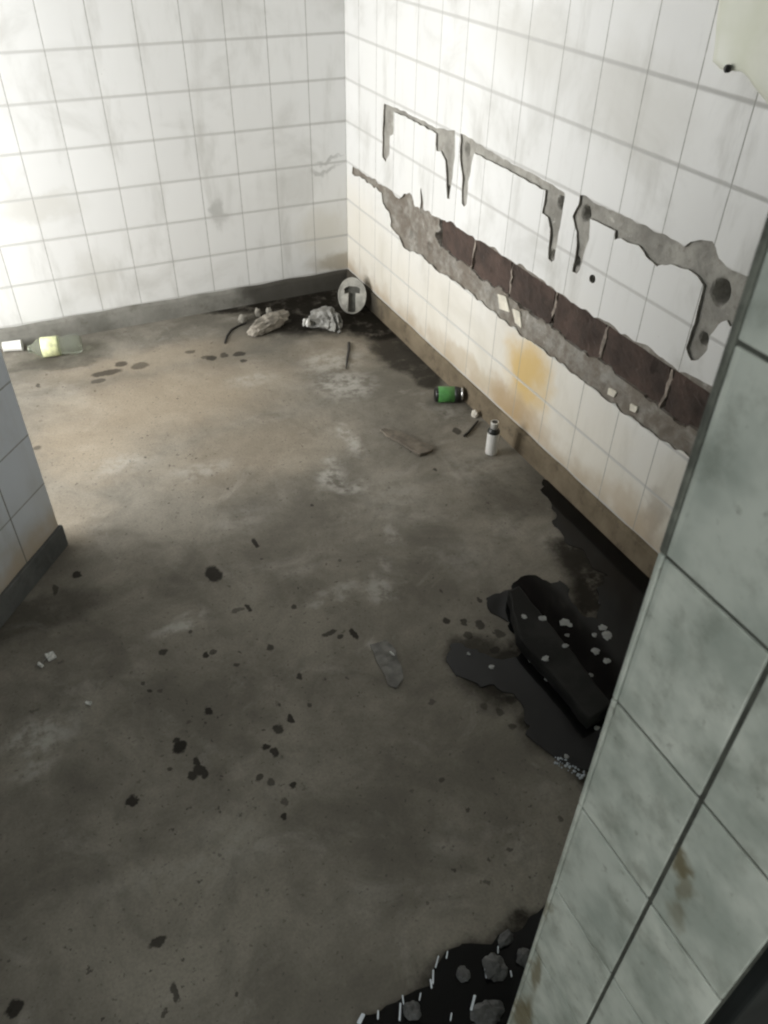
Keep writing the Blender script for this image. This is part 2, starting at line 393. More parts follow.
# light mortar left standing in the joints
bm = bmesh.new()
for y in jy[1:-2]:
    m = bmesh.new(); box(m, .0135, .05, y-.004, y+.004, z_split-.03, z_top+.01)
    bmesh.ops.subdivide_edges(m, edges=m.edges[:], cuts=8, use_grid_fill=True)
    for v in m.verts:
        q = v.co*40
        v.co.y += .008*noise.noise(q)-.12*(v.co.z-.5); v.co.x += .010*noise.noise(q+Vector((2, 8, 1)))
    me = bpy.data.meshes.new('t'); m.to_mesh(me); m.free(); bm.from_mesh(me); bpy.data.meshes.remove(me)
link('mortar_joints', bm, simple('brown mortar', (.27, .23, .195), .95, .35, 40, .4), wall_right)
# bits of tile still stuck in the band
M_BIT = simple('tile bit', (.70, .66, .56), .4, .15, 30)
for i, pts in enumerate(([(512,309),(519,312),(520.5,328),(514.5,323)], [(497,294),(505,297),(509,312),(499,309)], [(608,389),(616,392),(613,398),(607,395)], [(630,404),(637,407),(635,413),(629,410)])):
    bm = fill_2d([rough_poly(wl(pts), .01, .003, i+20)], .007)
    for v in bm.verts: v.co = Vector((-v.co.z+.0045, v.co.x, v.co.y))
    link('tile_fragment', bm, M_BIT, wall_right)

# skirting
def skirt_mat(name, a, b, c, wet=None, axis=0):
    n = N(name)
    col = n.mix(n.ramp(n.noise(5, 6, .65), .32, .68), a, b)
    col = n.mix(n.ramp(n.noise(18, 6, .7), .50, .72, 0, .7), col, c)
    if wet is not None:
        xx = n.sep(n.obj)[axis]
        col = n.mix(n.ramp(n.math('ADD', xx, n.math('MULTIPLY', n.math('SUBTRACT', n.noise(6, 5), .5), .5)), wet-.1, wet+.12, 0, .85), col, (.050, .046, .038))
    n.bump(n.noise(50, 5, .6), .3, .006)
    return n.out(col, .85, Specular_IOR_Level=.15)
M_SKB = skirt_mat('cement skirting grey', (.17, .165, .145), (.27, .262, .235), (.12, .112, .09), -.50)
M_SKR = skirt_mat('cement skirting brown', (.115, .092, .062), (.20, .163, .112), (.06, .047, .034), -.36, 1)
def skirting(name, mat, x0, x1, y0, y1, side):
    bm = bmesh.new()
    L = (x1-x0) if side == 'back' else (y1-y0); k = int(L/.02)
    prof = [(0, 0), (.013, 0), (.011, .045), (.009, .066), (.005, .076), (0, .079)]
    rows = []
    for i in range(k+1):
        s = i/k; r = []
        for d, z in prof:
            if side == 'back': p = Vector((x0+L*s, -d, z))
            else: p = Vector((-d, y0+L*s, z))
            nn = noise.noise(p*14)*.003 if z > .01 else 0
            if d > 0:
                if side == 'back': p.y -= nn
                else: p.x -= nn
            if z > .05: p.z += noise.noise(p*9+Vector((4, 4, 0)))*.005
            r.append(bm.verts.new(p))
        rows.append(r)
    for a, b in zip(rows, rows[1:]):
        for j in range(len(prof)-1): bm.faces.new((a[j], b[j], b[j+1], a[j+1]))
    bm.faces.new(rows[0]); bm.faces.new(rows[-1][::-1])
    return struct(link(name, bm, mat))
skirting('baseboard_back', M_SKB, -2.6, 0, 0, 0, 'back')
skirting('baseboard_right', M_SKR, 0, 0, -2.845, 0, 'right')

# front wall with the doorway the camera looks through; its tiled jamb stands on the right
JX = -.9975; JY0, JY1 = -3.015, -2.848
M_GROUT = simple('dark jamb grout', (.085, .088, .075), .9, .3, 60, .3)
M_PAINT = simple('grey painted plaster', (.50, .51, .47), .7, .12, 6, .1)
M_OUTER_DARK = simple('near-black outer face', (.012, .014, .014), .6, .3, 9, .2, Specular_IOR_Level=.1)
bm = bmesh.new(); box(bm, JX+.0018, .3, JY0, -2.8446, 0, 2.8)
box(bm, -3.0, -2.0, JY0, JY1-.004, 0, 2.8); box(bm, -2.0, JX+.005, JY0, JY1-.004, 2.1, 2.8)
wall_front = struct(link('wall_front', bm, M_GROUT))
def jamb_tile_mat():
    n = N('grimy green-grey tile')
    x, y, z = n.sep(n.obj)
    wn = n.new('ShaderNodeTexWhiteNoise'); wn.noise_dimensions = '2D'
    n.put(wn.inputs['Vector'], n.comb(n.math('FLOOR', n.math('DIVIDE', n.math('ADD', y, 2.936), .086)), n.math('FLOOR', n.math('DIVIDE', n.math('SUBTRACT', z, .077), .15)), 0))
    tone = wn.outputs['Value']
    c = n.mix(n.ramp(n.noise(13, 4, .6), .32, .68), (.43, .47, .42), (.74, .77, .70))
    c = n.mix(n.ramp(tone, 0, 1, 0, .30), c, (.33, .38, .345))
    c = n.mix(n.ramp(n.noise(30, 6, .65), .46, .74, 0, .55), c, (.22, .235, .195))
    c = n.mix(n.ramp(n.noise(75, 4, .6), .62, .76, 0, .5), c, (.16, .165, .13))
    st = spots_mask(n, n.vec('ADD', n.comb(y, z, 0), n.vec('SCALE', n.vec('SUBTRACT', n.noise(22, 4, color=True), (.5, .5, .5)), .06)),
                    [(-2.860, .36, .020, .10, .9), (-2.855, .49, .014, .06, .8), (-2.85, .62, .008, .03, .6), (-2.947, .905, .012, .022, .9), (-2.955, .89, .014, .02, .6), (-2.955, .855, .02, .03, .5)], .7)
    c = n.mix(st, c, (.17, .14, .07))
    n.bump(n.noise(20, 4), .10, .004)
    return n.out(c, n.ramp(n.noise(40, 4), .3, .7, .30, .55))
M_JT = jamb_tile_mat()
bm = bmesh.new()
zz = [1.1271+.15*k for k in range(-8, 12)]
spans = [(-2.8452, -2.9322), (-2.9362, JY0+.002)]
for z in zz:
    if z < -.05: continue
    for a, b in spans:
        m = bmesh.new(); box(m, JX, JX+.008, b, a, max(z+.0017, .002), z+.15-.0017, .0011, 2)
        for v in m.verts: v.co.x += .0006*noise.noise(Vector((v.co.y*12, v.co.z*9, z)))
        me = bpy.data.meshes.new('t'); m.to_mesh(me); m.free(); bm.from_mesh(me); bpy.data.meshes.remove(me)
jt = link('jamb_tiles', bm, M_JT, wall_front, smooth=False); jt['label'] = 'grimy green-grey tiles of the doorway jamb'
# the room-side tiles, whose edges show as a thin lip along the corner
bm = bmesh.new()
for z in zz:
    if z < -.05 or z > 1.12: continue
    for k in range(7):
        m = bmesh.new(); box(m, JX-.0005+k*.15+(.0012 if k else 0), min(JX+.15*k+.1488, -.001), -2.8444, -2.8396, max(z+.0008, .002), z+.15-.0008, .0014, 2)
        me = bpy.data.meshes.new('t'); m.to_mesh(me); m.free(); bm.from_mesh(me); bpy.data.meshes.remove(me)
link('room_side_tiles', bm, M_JT, wall_front)
bm = bmesh.new(); box(bm, JX-.0005, -.002, -2.8446, -2.8394, 1.1275, 2.8, .0015); cg = link('bare_corner', bm, simple('dirty corner mortar', (.15, .158, .135), .9, .35, 60, .3), wall_front); cg['label'] = 'dark mortar bared along the upper corner'
bm = bmesh.new(); box(bm, JX+.001, .3, JY0-.012, JY0+.001, 0, 1.02, .003); link('dark_outer_face', bm, M_OUTER_DARK, wall_front)  # near-black colour stands in for the darkness beyond the jamb
bm = bmesh.new(); box(bm, JX+.003, .3, JY0-.010, JY0+.001, 1.02, 2.8, .003); link('outer_plaster', bm, M_PAINT, wall_front)

# slanting partition on the left
P0 = Vector((-1.401, -1.271, 0)); ang = math.atan2(-1.51+1.271, -1.59+1.401)     # runs away to the front left
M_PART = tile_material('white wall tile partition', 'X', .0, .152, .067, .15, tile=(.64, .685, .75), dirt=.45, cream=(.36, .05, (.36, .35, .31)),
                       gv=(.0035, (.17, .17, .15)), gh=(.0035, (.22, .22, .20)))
bm = bmesh.new(); box(bm, 0, 2.0, -.13, 0, 0, 2.8, .004, 2)
part = struct(link('wall_left', bm, M_PART, loc=P0, rotz=ang))
# which side of the run faces the viewer: local -y or +y
M_SKP = skirt_mat('cement skirting dark', (.075, .078, .076), (.13, .132, .126), (.06, .06, .056))
bm = bmesh.new(); box(bm, -.004, 2.0, -.002, .010, 0, .073, .004, 2)
bmesh.ops.subdivide_edges(bm, edges=[e for e in bm.edges if e.calc_length() > .5], cuts=60)
for v in bm.verts:
    if v.co.z > .03: v.co.y += .003*noise.noise(v.co*16); v.co.z += .003*noise.noise(v.co*11)
struct(link('baseboard_left', bm, M_SKP, loc=P0, rotz=ang))

# outer left wall with the window that lights the room, ceiling
WX = -2.5; WY0, WY1, WZ0, WZ1 = -1.35, -.20, .10, 1.60
M_WALL = simple('dull plaster', (.42, .42, .40), .8, .06, 5, .1)
bm = bmesh.new()
box(bm, WX-.2, WX, -2.85, WY0, 0, 2.8); box(bm, WX-.2, WX, WY1, .2, 0, 2.8)
box(bm, WX-.2, WX, WY0, WY1, 0, WZ0); box(bm, WX-.2, WX, WY0, WY1, WZ1, 2.8)
struct(link('wall_outer', bm, M_WALL))
bm = bmesh.new(); box(bm, -3.0, .3, -3.02, .2, 2.8, 2.95); struct(link('ceiling', bm, M_WALL))
M_FRAME = simple('window frame paint', (.55, .56, .54), .5)
bm = bmesh.new()
for a, b, c, d in ((WY0, WY1, WZ0, WZ0+.05), (WY0, WY1, WZ1-.05, WZ1), (WY0, WY0+.05, WZ0, WZ1), (WY1-.05, WY1, WZ0, WZ1), ((WY0+WY1)/2-.02, (WY0+WY1)/2+.02, WZ0, WZ1)):
    box(bm, WX-.14, WX-.09, a, b, c, d, .004)
struct(link('window_1', bm, M_FRAME))

# ------------------------------------------------------------------ lights
def area(name, loc, rot, sx, sy, power, col):
    l = bpy.data.lights.new(name, 'AREA'); l.shape = 'RECTANGLE'; l.size = sx; l.size_y = sy
    l.energy = power; l.color = col
    o = bpy.data.objects.new(name, l); COL.objects.link(o); o.location = loc; o.rotation_euler = rot
    return o
area('window_daylight', (WX-.05, (WY0+WY1)/2, (WZ0+WZ1)/2), (0, -PI/2, 0), WZ1-WZ0-.1, WY1-WY0-.1, 66, (1, .993, .975))
w = bpy.data.worlds.new('overcast'); scene.world = w; w.use_nodes = True
bg = w.node_tree.nodes['Background']; bg.inputs[0].default_value = (.96, 1, .965, 1); bg.inputs[1].default_value = 0.9

# ------------------------------------------------------------------ puddles
M_WATER = N('black water').out((.006, .006, .006), .10, Specular_IOR_Level=.25)
def puddle(name, pts, label, seed, th=.003, step=.010, amp=.020):
    poly = rough_poly([(q.x, q.y) for q in (on_floor(*p) for p in pts)], step, amp, seed)
    bm = fill_2d([poly], th)
    for v in bm.verts: v.co.z += th/2+.0002
    o = link(name, bm, M_WATER); tag(o, label, 'puddle'); return o
puddle('puddle', [(484,603),(498,594),(511,592),(516,584),(527,577),(543,579),(553,585),(562,582),(570,592),(573,606),(586,617),(600,620),(598,590),(606,575),(640,578),(680,600),(640,740),(600,790),(588,768),(570,762),(552,754),(538,748),(530,735),(527,722),(521,705),(512,694),(497,690),(480,683),(455,676),(447,665),(450,648),(462,643),(480,655),(500,660),(520,658),(518,640),(510,625),(498,617)],
       'large black puddle beside the tiled jamb, around the dark block', 3)
puddle('puddle', [(541,477),(552,483),(590,517),(655,575),(650,600),(612,600),(606,576),(592,568),(583,552),(565,540),(558,528),(551,508),(542,490)],
       'narrow black puddle along the foot of the right wall', 8, .002)
puddle('puddle', [(345,1035),(362,1019),(380,1011),(398,1002),(405,995),(416,989),(432,986),(434,968),(446,955),(462,944),(490,944),(502,934),(520,927),(545,905),(600,930),(560,1060),(450,1080)],
       'black puddle with rubble and glint slivers at the bottom edge of the photo', 13, .004, .008, .010)

# ------------------------------------------------------------------ litter
GL = dict(Transmission_Weight=1.0, IOR=1.33)
# clear plastic bottle at the back wall
def at(px, py, z): return on_floor(px, py, z)
r = .036
a = at(28, 349, r); b = at(82, 343, r)
axis = b-a; L = axis.length
t = empty('plastic_bottle', (a.x, a.y, 0), (0, 0, math.atan2(axis.y, axis.x)))
tag(t, 'pale green plastic bottle with yellowish label lying by the back wall', 'bottle')
M_PET = N('pale green plastic').out((.84, .90, .80), .12, Transmission_Weight=.93, IOR=1.18)
bm = bmesh.new(); lathe(bm, [(.012, 0), (.013, .002), (.013, .012), (.016, .016), (.027, .030), (r-.001, .042), (r, .048), (r, .112), (r-.002, .118), (r-.002, .14), (r, .145), (r, L-.03), (r-.001, L-.012), (r-.008, L-.002), (.012, L-.008), (.0, L-.012)], 32, 'X')
for v in bm.verts: v.co.z += r
link('body', bm, M_PET, t, True)
M_YL = simple('yellow label', (.70, .72, .42), .4, .25, 50)
bm = bmesh.new()
m = bmesh.new(); n_ = 32
rr = [(r+.0008, .050+.022), (r+.0008, .125)]
lathe(bm, [(r+.0002, .050), (r+.0012, .051), (r+.0012, .108), (r+.0002, .109)], 32, 'X')
for v in bm.verts: v.co.z += r
lb = link('label', bm, M_YL, t, True); lb['label'] = 'yellow-green paper label'
bm = bmesh.new(); lathe(bm, [(.0135, .007), (.016, .0075), (.016, .010), (.0135, .0105)], 24, 'X')
for v in bm.verts: v.co.z += r
link('neck_ring', bm, M_PET, t, True)

# white cup
r = .0205
a = at(2, 341, r); b = at(20, 341, r); a.y = -.036; b.y = -.048
t = empty('drinking_cup', (a.x, a.y, 0), (0, 0, math.atan2(b.y-a.y, b.x-a.x)))
L = (b-a).length+.004
tag(t, 'small white cup lying on its side at the foot of the back wall', 'cup')
M_WHITE = simple('white card', (.66, .655, .62), .45, .04, 30)
bm = bmesh.new(); lathe(bm, [(0, .003), (.017, .002), (.0185, 0), (.0188, .004), (r, L-.002), (r+.001, L), (r-.0005, L), (r-.0012, L-.004), (.017, .008), (0, .007)], 32, 'X')
for v in bm.verts: v.co.z += r
link('cup_wall', bm, M_WHITE, t, True)
bm = bmesh.new(); lathe(bm, [(0, .0075), (.0165, .0075), (.0185, L-.006), (.0, L-.006)], 28, 'X')  # near-black plug stands in for the shade inside the cup
for v in bm.verts: v.co.z += r
dr = link('mouth_shade', bm, simple('dark mouth fill', (.03, .026, .02), .6), t, True); dr['label'] = 'dark plug painted as the shade inside the mouth'

# crumpled cloth and bag in the far corner
def crumple(rx, ry, rz, seed, arch=0.0, amp=.35):
    bm = bmesh.new()
    bmesh.ops.create_icosphere(bm, subdivisions=5, radius=1)
    for v in bm.verts:
        p = v.co.copy(); q = p*1.6+Vector((seed, seed*2.2, .3*seed))
        k = abs(noise.noise(q))*1.2+.6*abs(noise.noise(q*2.3))+.3*abs(noise.noise(q*5))
        s = 1-amp*(k-.3)*1.5
        c = Vector((p.x*rx, p.y*ry, p.z*rz))*s
        c.z += rz*.55
        if arch: c.y += arch*((c.x/rx)**2-.4)
        if c.z < .001: c.z = .001+.0008*noise.noise(q*4)
        v.co = c
    return bm
M_CLOTH = simple('dirty cloth', (.27, .245, .205), .9, .35, 22, .3)
M_BAG = simple('grey plastic film', (.22, .215, .195), .40, .25, 25, .2)
a = at(250, 333, .02); b = at(286, 314, .02); c = (a+b)/2
o = link('rag', crumple((b-a).length/2+.01, .040, .034, 3.1, 0, .28), M_CLOTH, smooth=True, loc=(c.x, c.y, 0), rotz=math.atan2(b.y-a.y, b.x-a.x))
tag(o, 'crumpled pale cloth on the wet floor near the back wall', 'cloth')
a = at(309, 322, .02); b = at(342, 324, .02); c = (a+b)/2
t = empty('plastic_bag', (c.x, c.y, 0), (0, 0, math.atan2(b.y-a.y, b.x-a.x)-.25))
tag(t, 'crumpled grey plastic bag on wet floor between the cloth and the pale disc', 'bag')
link('film', crumple((b-a).length/2+.012, .045, .050, 8.7, -.05), M_BAG, t, True)
for dx in (-.066, -.050):
    bm = bmesh.new(); lump(bm, .006 if dx < -.06 else .009, .012, .020, .2, 1.5, dx*100, 3)
    for v in bm.verts: v.co += Vector((dx-.004, -.050, .030))
    k = link('white_stripe', bm, M_WHITE, t, True); k['label'] = 'bright white folded end'
# small scraps beside the rag
M_PALE = simple('pale scrap', (.24, .225, .19), .7, .3, 60)
for i, (px, py, sx, sz, lab) in enumerate(((258, 314, .012, .022, 'left of the two pale scraps standing behind the crumpled cloth'), (269, 313, .012, .022, 'right of the two pale scraps standing behind the crumpled cloth'), (243, 320, .020, .022, 'pale scrap at the far left end of the crumpled cloth'))):
    p = at(px, py, .01); bm = bmesh.new(); lump(bm, sx, .012, sz, .35, 1.7, i+2.0, 3)
    for v in bm.verts: v.co.z += sz*.55+.0005
    tag(link('litter_scrap', bm, M_PALE, loc=(p.x, p.y, 0), smooth=True), lab, 'scrap', 'scraps by the cloth')
M_STRING = simple('dark cord', (.025, .022, .018), .8)
bm = bmesh.new(); tube(bm, [(*at(x, y, .004).xy, .0042) for x, y in ((225, 343), (227, 336), (231, 330), (238, 326), (246, 323))], .004)
tag(link('cord', bm, M_STRING, smooth=True), 'short dark cord curving on the floor left of the crumpled cloth', 'cord')
bm = bmesh.new(); tube(bm, [(*at(x, y, .004).xy, .0045) for x, y in ((349, 343), (349, 350), (347.5, 358), (346, 369))], [.006, .0055, .0045, .002])
tag(link('twig', bm, M_STRING, smooth=True), 'dark twig on the floor below the grey bag in the corner', 'twig')

# pale round lid leaning in the corner, with a T-shaped cut-out
RD = .062
circ = []
k = 48
for i in range(k):
    a_ = -PI/2+2*PI*(i+.5)/k
    circ.append((RD*math.cos(a_), RD*math.sin(a_)))
EL = 1.16       # slightly squashed out of round
sw = .017
lp = []
inserted = False
for i, (x, y) in enumerate(circ):
    if y < 0 and abs(x) < sw: continue
    lp.append((x, y))
# the T: stem from the rim up, then the bar; inserted where the rim was opened
stem = [(-sw, -RD*.97), (-sw*.95, .010), (-.034, .006), (-.036, .024), (-.016, .032), (.016, .032), (.036, .026), (.034, .008), (sw*.9, .010), (sw, -RD*.97)]
idx = min(range(len(lp)), key=lambda i: abs(math.atan2(lp[i][1], lp[i][0])+PI/2-.25))
start = next(i for i, (x, y) in enumerate(lp) if x > 0 and y < 0)
lp = lp[start:]+lp[:start]
lp = lp+stem
bm = fill_2d([lp], .012, .002)
M_LID = simple('pale dirty plastic', (.38, .37, .33), .55, .25, 35, .1)
foot = at(355, 313, 0)
t = empty('plastic_disc', (foot.x-.012, foot.y+.005, 0))
# stands on its rim and leans back against the wall; faces the doorway
yaw = math.atan2(C.x-foot.x, -(C.y-foot.y))
Mx = Matrix.Rotation(-math.radians(28), 4, 'Z') @ Matrix.Rotation(math.radians(66), 4, 'X')
for v in bm.verts: v.co = Mx @ (Vector((v.co.x*.93, v.co.y*EL, v.co.z))+Vector((0, RD*EL, .006)))
low = min(v.co.z for v in bm.verts)
for v in bm.verts: v.co.z += .001-low
link('face', bm, M_LID, t)
bm = bmesh.new(); lathe(bm, [(0, -.016), (RD-.004, -.016), (RD-.004, -.013), (0, -.013)], 40)  # dark plate added so the gap reads as a dark recess
for v in bm.verts: v.co = Mx @ (Vector((v.co.x*.93, v.co.y*EL, v.co.z))+Vector((0, RD*EL, .006))); v.co.z += .001-low
k = link('back', bm, simple('dark gap backing', (.10, .098, .082), .6, .3, 40), t); k['label'] = 'dark backing plate added behind the T-shaped gap'
bm = bmesh.new()
m = bmesh.new(); n_ = 48
ro, ri, h0, h1 = RD+.0015, RD-.004, -.012, .009
prof = [(ri, h0), (ro, h0), (ro, h1), (ri, h1)]
rings = [[bm.verts.new((q*math.cos(2*PI*i/n_), q*math.sin(2*PI*i/n_), h)) for i in range(n_)] for q, h in prof]
for A_, B_ in zip(rings, rings[1:]+rings[:1]):
    for i in range(n_): bm.faces.new((A_[i], A_[(i+1) % n_], B_[(i+1) % n_], B_[i]))
for v in bm.verts: v.co = Mx @ (Vector((v.co.x*.93, v.co.y*EL, v.co.z))+Vector((0, RD*EL, .006))); v.co.z += .001-low
link('rim', bm, M_LID, t, False)
tag(t, 'round pale plastic disc with a dark T-shaped gap leaning in the room corner', 'disc')

# green can
r = .028
a = at(434.5, 394.5, r); b = at(463, 394, r); b.x = min(b.x, -.022)
ax = (b-a); L = ax.length
t = empty('drink_can', (a.x, a.y, 0), (0, 0, math.atan2(ax.y, ax.x)))
tag(t, 'green can with black ends lying against the right wall', 'can')
M_GREEN = simple('green print', (.075, .24, .065), .35, .15, 40)
M_BLACK = simple('black lacquer', (.012, .013, .011), .35)
M_SILV = N('bare aluminium').out((.75, .75, .74), .25, Metallic=1.0)
def canpart(name, prof, mat):
    bm = bmesh.new(); lathe(bm, prof, 32, 'X')
    for v in bm.verts: v.co.z += r
    return link(name, bm, mat, t, True)
canpart('body', [(r-.0005, .012), (r, .0125), (r, L-.030), (r-.0005, L-.0295)], M_GREEN)
canpart('base', [(.0, .004), (r-.012, .003), (r-.006, 0), (r-.002, .006), (r-.0002, .013)], M_BLACK)['label'] = 'black base'
canpart('shoulder', [(r-.0002, L-.0305), (r-.0008, L-.018), (r-.004, L-.010), (r-.006, L-.006)], M_BLACK)['label'] = 'black shoulder'
canpart('rim', [(r-.007, L-.0065), (r-.0035, L-.006), (r-.003, L-.002), (r-.005, L), (r-.007, L-.003), (.0, L-.004)], M_SILV)['label'] = 'bright silver rim'

# white bottle standing
p = at(493, 455, 0); p.y += .012
t = empty('glass_bottle', (p.x, p.y, 0))
tag(t, 'small white bottle with dark collar and open neck standing by the right wall', 'bottle')
bm = bmesh.new(); lathe(bm, [(0, .002), (.015, .0), (.0185, .002), (.0195, .006), (.0195, .076), (.019, .082)], 32)
link('body', bm, simple('white bottle coat', (.66, .65, .62), .3, .06, 20), t, True)
bm = bmesh.new(); lathe(bm, [(.0192, .080), (.0200, .083), (.019, .089), (.0145, .095), (.0125, .097)], 32)
link('collar', bm, M_BLACK, t, True)['label'] = 'black collar'
bm = bmesh.new(); lathe(bm, [(.0122, .094), (.0118, .114), (.0128, .115), (.0128, .119), (.0105, .120), (.0095, .117), (.0095, .100)], 28)
link('neck', bm, simple('pale neck', (.60, .59, .55), .3, .06, 20), t, True)
bm = bmesh.new(); lathe(bm, [(0, .1155), (.0094, .1155), (.0094, .119), (0, .1195)], 24)
link('stopper', bm, M_BLACK, t, True)['label'] = 'dark stopper in the mouth'

# flat brown scrap
M_BOARD = simple('sodden cardboard', (.135, .115, .09), .9, .3, 30, .4)
poly = rough_poly([(q.x, q.y) for q in (on_floor(*p, .005) for p in ((380,431),(384,429),(392,431),(401,434),(412,439),(420,444),(432,446),(433,450),(428,453),(420,455),(410,449),(398,442),(388,437)))], .01, .006, 5)
bm = fill_2d([poly], .009)
for v in bm.verts: v.co.z += .0048+.003*abs(noise.noise(Vector((v.co.x*30, v.co.y*30, 1))))*(1 if v.co.z > 0 else 0)
tag(link('cardboard_scrap', bm, M_BOARD), 'long flat brown scrap lying left of the white bottle', 'scrap')
# little things near the bottle
M_CHIP = simple('tile chip', (.62, .58, .50), .5, .1, 60)
p = at(476.5, 414, .008); bm = bmesh.new(); lump(bm, .010, .013, .016, .3, 1.6, 4.4, 3)
for v in bm.verts: v.co.z += .0092
tag(link('tile_chip', bm, M_CHIP, loc=(p.x-.008, p.y, 0)), 'pale chip standing on the floor between the green can and white bottle', 'chip')
bm = bmesh.new(); tube(bm, [(*at(x, y, .004).xy, .0045) for x, y in ((464, 436), (469, 432), (473, 427), (478, 421))], [.004, .0045, .004, .003])
tag(link('twig', bm, M_STRING, smooth=True), 'short dark twig beside the pale chip near the white bottle', 'twig')

# paper scraps on the left
M_PAPER = simple('white paper', (.60, .60, .57), .7, .1, 80)
for i, (px, py, sx, sy, lab) in enumerate(((51, 657, .010, .012, 'white paper scrap on the dark floor at left, larger of the pair'), (41, 666, .004, .008, 'tiny white sliver of paper beside the larger scrap at left'), (89, 704, .004, .007, 'tiny pale paper scrap lying alone above the pale stain at left'))):
    p = at(px, py, 0); bm = bmesh.new(); box(bm, -sx, sx, -sy, sy, .0008, .006, .0015)
    bmesh.ops.subdivide_edges(bm, edges=bm.edges[:], cuts=2, use_grid_fill=True)
    for v in bm.verts: v.co += Vector((0, 0, max(0, v.co.z-.003)*2*noise.noise(v.co*200+Vector((i, 0, 0)))))
    tag(link('paper_scrap', bm, M_PAPER, loc=(p.x, p.y, 0), rotz=.25+.3*i), lab, 'paper', 'paper scraps on the left')
bm = bmesh.new(); tube(bm, [(*at(x, y, .002).xy, .0025) for x, y in ((42, 664), (45, 660), (48, 655))], .0012)
tag(link('straw', bm, simple('dull stalk', (.20, .195, .18), .8), smooth=True), 'thin dull stalk joining the two white paper scraps at left', 'stalk')

# flattened plastic wrapper in mid floor
poly = rough_poly([(q.x, q.y) for q in (on_floor(*p) for p in ((371,645),(385,640),(393,648),(401,664),(403,680),(398,689),(389,686),(383,674)))], .012, .006, 9)
bm = fill_2d([poly], .002)
bmesh.ops.triangulate(bm, faces=bm.faces[:])
bmesh.ops.subdivide_edges(bm, edges=bm.edges[:], cuts=3, use_grid_fill=True)
for v in bm.verts: v.co.z += .0016+.004*abs(noise.noise(Vector((v.co.x*26, v.co.y*26, 3))))
tag(link('plastic_wrapper', bm, simple('grimy clear film', (.105, .10, .088), .30, .35, 30, .2)), 'flattened grimy plastic wrapper in the middle of the floor', 'wrapper')
bm = bmesh.new(); p = at(392, 654, .006); lump(bm, .0028, .009, .003, .2, 1.5, 2, 2)  # white lump stands in for a glint on the wrapper
o = link('film_glint', bm, M_PAPER, COL.objects['plastic_wrapper'], True, (p.x, p.y, .0075), .3); o['label'] = 'white lump painted as a glint on the film'

# wet dark block in the puddle
bl = [(-.372, -1.962), (-.385, -2.36), (-.460, -2.37), (-.466, -2.10), (-.405, -1.965)]
bm = fill_2d([rough_poly(bl, .03, .006, 2)], .042, .005)
for v in bm.verts:
    v.co.z += .0215; v.co += Vector((0, 0, .002*noise.noise(v.co*18)))
    if v.co.z < .004: v.co.z = .0035
def block_mat():
    n = N('wet dark concrete')
    c = n.mix(n.ramp(n.noise(14, 5), .35, .68), (.013, .013, .012), (.026, .026, .024))
    n.bump(n.noise(60, 4), .25, .004)
    return n.out(c, .6, Specular_IOR_Level=.12)
tag(link('concrete_block', bm, block_mat()), 'long dark wet block lying in the large black puddle', 'block')

# pale flakes in and around that puddle
M_FLAKE = simple('pale flake', (.30, .31, .30), .6, .15, 90)
zoom = 4.267
fl = [(360,243,3.2,1,'pale flake on the far tip of the dark block'), (437,250,4,1,'second pale flake along the dark block, left of the largest flake'),
      (530,268,5.5,0,'large pale flake right of the dark block in black water'), (553,278,3.5,0,'small pale flake touching the large flake right of the block'),
      (543,322,2.5,0,'small dull flake below the large flake right of the block'), (533,368,3,1,'pale flake on the right rim of the dark block'),
      (450,422,3.6,1,'pale flake on the left rim of the dark block'), (388,430,3,0,'pale flake in the water left of the dark block'),
      (455,512,2.4,0,'small dull flake under the left side of the dark block'), (695,290,4.6,0,'upper of two joined pale flakes nearest the right wall'),
      (712,322,6,0,'lower and largest of the joined pale flakes nearest the right wall'), (663,390,4.5,0,'oval pale flake below the joined pair'),
      (712,432,4.2,0,'pale flake nearest the jamb, below the oval one'), (658,322,3,0,'faint flake left of the joined pair'),
      (645,492,2.2,0,'tiny flake right of the near end of the block'), (660,555,2.2,0,'tiny flake at the near end of the block'),
      (668,718,2.6,0,'small flake beside the jamb below the block'), (540,840,2.4,0,'dull flake at the bottom edge of the large puddle'),
      (122,402,2,0,'tiny pale flake at the left tip of the large puddle'), (220,457,2.8,0,'dull flake at the left part of the large puddle')]
for i, (zx, zy, s, onb, lab) in enumerate(fl):
    z = .0435 if onb else .0033
    p = at(440+zx/zoom, 560+zy/zoom, z); sz = s*.0024*.8
    bm = bmesh.new(); lump(bm, sz, sz*1.15, .0018, .55, 1.7, i*1.7, 3)
    for v in bm.verts: v.co.z += .0018*.55
    tag(link('flake', bm, M_FLAKE, loc=(p.x, p.y, z+.0002), rotz=i*.9), lab, 'flake', 'pale flakes in the large puddle')

# small pale beads modelled as wet glints on the puddle's near edge
M_GLINT_BEAD = N('pale glint bead').out((.42, .46, .50), .06, Specular_IOR_Level=.9)
bm = bmesh.new(); rnd = random.Random(4)
for i in range(46):
    s = rnd.random(); px = 556+28*s+rnd.uniform(-3, 3); py = 759+16*s+rnd.uniform(-4, 4)
    p = at(px, py, .003); m = bmesh.new(); q = rnd.uniform(.0012, .0032)
    bmesh.ops.create_icosphere(m, subdivisions=2, radius=q, matrix=Matrix.Translation((p.x, p.y, .003)))
    me = bpy.data.meshes.new('t'); m.to_mesh(me); m.free(); bm.from_mesh(me); bpy.data.meshes.remove(me)
o = tag(link('glints', bm, M_GLINT_BEAD, smooth=True), 'thin line of beads modelled as wet glints on the near edge of the large puddle', 'glints'); o['kind'] = 'stuff'

